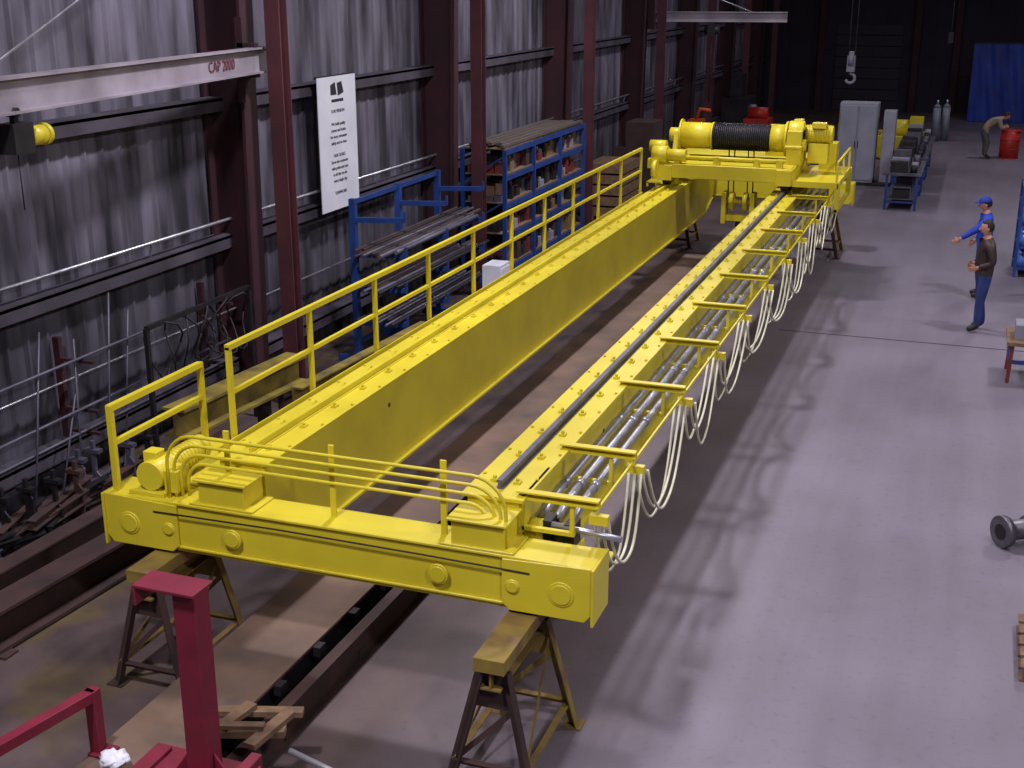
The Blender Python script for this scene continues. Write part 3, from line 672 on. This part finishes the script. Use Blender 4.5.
# ---------------------------------------------------------------- people
SKIN = mat('skin', (205,150,125), .55, 0, (190,134,110), 10, .5)
HAIR = mat('dark_hair', (42,32,28), .7); EYE = mat('eye_white', (230,228,225), .3); LIP = mat('lips', (165,95,88), .5)
SHOE = mat('shoe_leather', (38,30,28), .5)
def person(loc, heading, J, top, trousers, cap=None, headdir=(1,0,0), hair=HAIR, curl=.6, name='person'):
    root = empty(name, loc); root.rotation_euler = (0,0,heading)
    names = ['pelvis','belly','chest','upch','neck','head','hipL','kneeL','ankL','toeL','hipR','kneeR','ankR','toeR','shL','elL','wrL','shR','elR','wrR']
    E = [('pelvis','belly','T'),('belly','chest','T'),('chest','upch','T'),('upch','neck','T'),('neck','head','S'),
         ('pelvis','hipL','P'),('hipL','kneeL','P'),('kneeL','ankL','P'),('ankL','toeL','F'),('pelvis','hipR','P'),('hipR','kneeR','P'),('kneeR','ankR','P'),('ankR','toeR','F'),
         ('upch','shL','T'),('shL','elL','T'),('elL','wrL','T'),('upch','shR','T'),('shR','elR','T'),('elR','wrR','T')]
    rad = dict(pelvis=(.145,.125),belly=(.15,.12),chest=(.165,.13),upch=(.12,.10),neck=(.062,.06),head=(.055,.055),hipL=(.105,.1),hipR=(.105,.1),kneeL=(.078,.078),kneeR=(.078,.078),
        ankL=(.062,.062),ankR=(.062,.062),toeL=(.045,.038),toeR=(.045,.038),shL=(.08,.08),shR=(.08,.08),elL=(.062,.062),elR=(.062,.062),wrL=(.042,.042),wrR=(.042,.042))
    V = [Vector(J[n_]) for n_ in names]
    me = bpy.data.meshes.new(name+'_sk'); me.from_pydata([tuple(v) for v in V], [(names.index(a), names.index(c)) for a, c, _ in E], [])
    ob = bpy.data.objects.new(name+'_sk', me); scene.collection.objects.link(ob)
    ob.modifiers.new('s', 'SKIN')
    for i, n_ in enumerate(names):
        sv = me.skin_vertices[0].data[i]; sv.radius = rad[n_]; sv.use_root = (i == 0)
    sb = ob.modifiers.new('u', 'SUBSURF'); sb.levels = 3; sb.render_levels = 3
    dg = bpy.context.evaluated_depsgraph_get(); dg.update()
    nm = bpy.data.meshes.new_from_object(ob.evaluated_get(dg)); bpy.data.objects.remove(ob)
    nm.materials.clear()
    for m_ in (top, trousers, SKIN, SHOE): nm.materials.append(m_)
    idx = dict(T=0, P=1, S=2, F=3); wd = (V[1]-V[0]).normalized()
    for p in nm.polygons:
        c = p.center; best = None
        for a, d_, l in E:
            A, D = Vector(J[a]), Vector(J[d_]); t = max(0, min(1, (c-A).dot(D-A)/(D-A).length_squared))
            dist = (A+(D-A)*t-c).length
            if best is None or dist < best[0]-1e-6: best = (dist, l); key = (a, d_)
        l = best[1]
        if key in (('pelvis','belly'), ('pelvis','hipL'), ('pelvis','hipR'), ('hipL','kneeL'), ('hipR','kneeR')):
            l = 'T' if (c-V[0]).dot(wd) > -.03 else 'P'
        p.material_index = idx[l]; p.use_smooth = True
    body = bpy.data.objects.new('body', nm); scene.collection.objects.link(body); body.parent = root
    hd = Vector(headdir).normalized(); side = Vector((0,0,1)).cross(hd)
    side = side.normalized(); upv = hd.cross(side).normalized()
    R = Matrix((hd, side, upv)).transposed()
    hc = Vector(J['head'])+upv*.085+hd*.015
    def hf(v, q):
        if v.z < -.1: k = 1-.32*(-v.z-.1); q.x *= k+.06*max(0,v.x); q.y *= k
        if v.x > .3: q.x *= .95
        return q
    b = B().m(SKIN); b.ell(hc, (.098,.078,.118), R, 24, 18, hf)
    def at(x,y,z): return hc+R@Vector((x,y,z))
    b.sweep([at(.088,0,.02), at(.104,0,-.008), at(.112,0,-.024), at(.09,0,-.034)], [.007,.011,.014,.009], 8)
    for s_ in (-1,1):
        b.m(SKIN); b.ell(at(0,s_*.08,-.005), (.022,.009,.032), R, 10, 8)
        b.m(EYE); b.ell(at(.082,s_*.03,.008), (.009,.013,.007), R, 10, 8); b.m(INK); b.ell(at(.089,s_*.03,.008), (.003,.006,.006), R, 8, 6)
        b.m(hair); b.ell(at(.088,s_*.031,.028), (.006,.02,.004), R, 8, 6)
    b.m(LIP); b.ell(at(.080,0,-.062), (.008,.024,.006), R, 10, 6)
    b.m(hair)
    def hairf(v, q):
        f = 1.0
        if v.x > .25 and v.z < .55: f = .8
        if v.z < -.45: f = .8
        if v.x > -.1 and v.z < -.05: f = .8
        return q*f
    b.ell(at(-.006,0,.010), (.107,.087,.122), R, 40, 28, hairf)
    if cap:
        b.m(cap)
        def cf(v, q): q.z = max(q.z, .0); return q
        b.ell(at(-.002,0,.035), (.112,.094,.105), R, 24, 14, cf)
        vs = []
        for k in range(9):
            a = -1.1+2.2*k/8; vs.append((.10+.085*math.cos(a), .085*math.sin(a)/math.sin(1.1)))
        A = [b.bm.verts.new(at(x,y,.04)) for x,y in [(.04,-.085)]+vs+[(.04,.085)]]; C = [b.bm.verts.new(at(x,y,.048)) for x,y in [(.04,-.085)]+vs+[(.04,.085)]]
        b.face(A); b.face(C); [b.face([A[i],A[i+1],C[i+1],C[i]]) for i in range(len(A)-1)]
    b.done('head', root)
    for s_, W, El in ((1,'wrL','elL'), (-1,'wrR','elR')):
        w = Vector(J[W]); d_ = (w-Vector(J[El])).normalized()
        n_ = Vector((0, -s_, 0)); n_ = (n_-d_*n_.dot(d_)); n_ = n_.normalized(); q = d_.cross(n_).normalized()
        if q.dot(Vector((1,0,.6))) < 0: q = -q
        b = B().m(SKIN); Rm = Matrix((d_, q, n_)).transposed()
        b.sweep([w-d_*.04, w+d_*.03], [.028,.03], 10)
        b.ell(w+d_*.06, (.055,.042,.017), Rm, 14, 10)
        for k, ln in enumerate((.068,.078,.072,.056)):
            o = w+d_*.10+q*(.030-.020*k); pts = [o-d_*.03, o]; pos = o.copy()
            for seg_, fr in enumerate((.42,.32,.26)):
                a = curl*(seg_+1)*.55; dirr = (d_*math.cos(a)+n_*math.sin(a)); pos = pos+dirr*ln*fr; pts.append(pos.copy())
            b.sweep(pts, [.009,.0095,.009,.008,.006], 8)
        o = w+d_*.035+q*.032
        b.sweep([o-q*.01, o+q*.024+d_*.024+n_*.006, o+q*.03+d_*.05+n_*.016, o+q*.026+d_*.07+n_*.026], [.012,.011,.010,.007], 8)
        b.done('hand_'+('left' if s_ > 0 else 'right'), root)
    return root
stand = dict(pelvis=(0,0,.95),belly=(0,0,1.08),chest=(.01,0,1.25),upch=(0,0,1.39),neck=(.0,0,1.50),head=(.025,0,1.565),
    hipL=(0,.095,.88),kneeL=(.03,.10,.50),ankL=(-.02,.10,.10),toeL=(.14,.12,.045),hipR=(0,-.095,.88),kneeR=(.02,-.10,.50),ankR=(-.03,-.11,.10),toeR=(.13,-.14,.045),
    shL=(0,.19,1.39),elL=(-.04,.25,1.12),wrL=(.12,.19,.98),shR=(0,-.19,1.39),elR=(-.04,-.25,1.12),wrR=(.12,-.19,.98))
JEANS = mat('blue_jeans', (48,66,128), .8, 0, (34,48,98), 8, .5)
JACK = mat('brown_jacket', (60,46,42), .6, 0, (42,32,30), 6, .5)
BSH = mat('blue_work_shirt', (34,72,190), .75, 0, (26,52,150), 6, .5)
TAN = mat('tan_jacket', (165,148,125), .8); GP = mat('grey_trousers', (96,92,98), .8)
J1 = dict(stand); J1.update(kneeL=(.05,.1,.5), ankL=(.06,.11,.10), toeL=(.22,.13,.045), kneeR=(-.0,-.1,.5), ankR=(-.08,-.11,.10), toeR=(.08,-.14,.045), elL=(-.05,.25,1.13), wrL=(.15,.15,1.05), elR=(-.05,-.25,1.13), wrR=(.15,-.13,1.07))
person((.40,20.65,0), math.radians(195), J1, JACK, JEANS)
J2 = dict(stand); J2.update(elL=(.22,.24,1.22), wrL=(.43,.25,1.08))
person((.38,23.0,0), math.radians(188), J2, BSH, JEANS, cap=mat('blue_cap', (30,60,160), .7), headdir=(1,.0,-.1), curl=.35)
J3 = dict(stand); J3.update(pelvis=(-.12,0,.93), belly=(.0,0,1.06), chest=(.16,0,1.16), upch=(.30,0,1.22), neck=(.40,0,1.25), head=(.47,0,1.26),
    hipL=(-.1,.095,.86), hipR=(-.1,-.095,.86), kneeL=(-.02,.1,.48), kneeR=(.02,-.1,.48), shL=(.29,.18,1.20), shR=(.29,-.18,1.20), elL=(.38,.22,.97), wrL=(.5,.16,.98), elR=(.36,-.22,.95), wrR=(.5,-.14,.98))
person((.42,42.5,0), math.radians(10), J3, TAN, GP, headdir=(.8,0,-.6), curl=.8)

# ---------------------------------------------------------------- lights
def highbay(x, y, power, color=(.96,.90,1.0), z=8.4, size=.7):  # also makes the front fill added at the camera end of the rows
    l = bpy.data.lights.new('bay_light', 'AREA'); l.shape = 'DISK'; l.size = size; l.energy = power; l.color = color
    o = bpy.data.objects.new('bay_light', l); scene.collection.objects.link(o); o.location = (x, y, z)
    b = B().m(GALV); b.sweep([(x,y,z+.02),(x,y,z+.2),(x,y,z+.45)],[.4,.3,.12],20); b.cyl((x,y,z+.45),(x,y,z+.75),.09,12); b.sweep([(x,y,z+.75),(x,y,ZC-.0)],.01,6); b.done('high_bay_lamp')
for y, p in ((3.5, 540), (12.5, 500), (22, 470), (33, 150), (45, 80)): highbay(-4.6, y, p)
for y, p in ((1.5, 500), (10, 320), (20, 340), (31, 280), (43, 190)): highbay(3.2, y, p)
w = bpy.data.worlds.new('World'); scene.world = w; w.use_nodes = True
w.node_tree.nodes['Background'].inputs[0].default_value = (.3,.3,.45,1); w.node_tree.nodes['Background'].inputs[1].default_value = .1

# ---------------------------------------------------------------- camera
cam = bpy.data.cameras.new('camera'); co = bpy.data.objects.new('camera', cam); scene.collection.objects.link(co)
co.location = (0,0,5.3); co.rotation_euler = (math.radians(90-17.83), 0, math.radians(20.0))
cam.sensor_width = 36; cam.lens = 1250/1024*36; cam.clip_end = 200
scene.camera = co
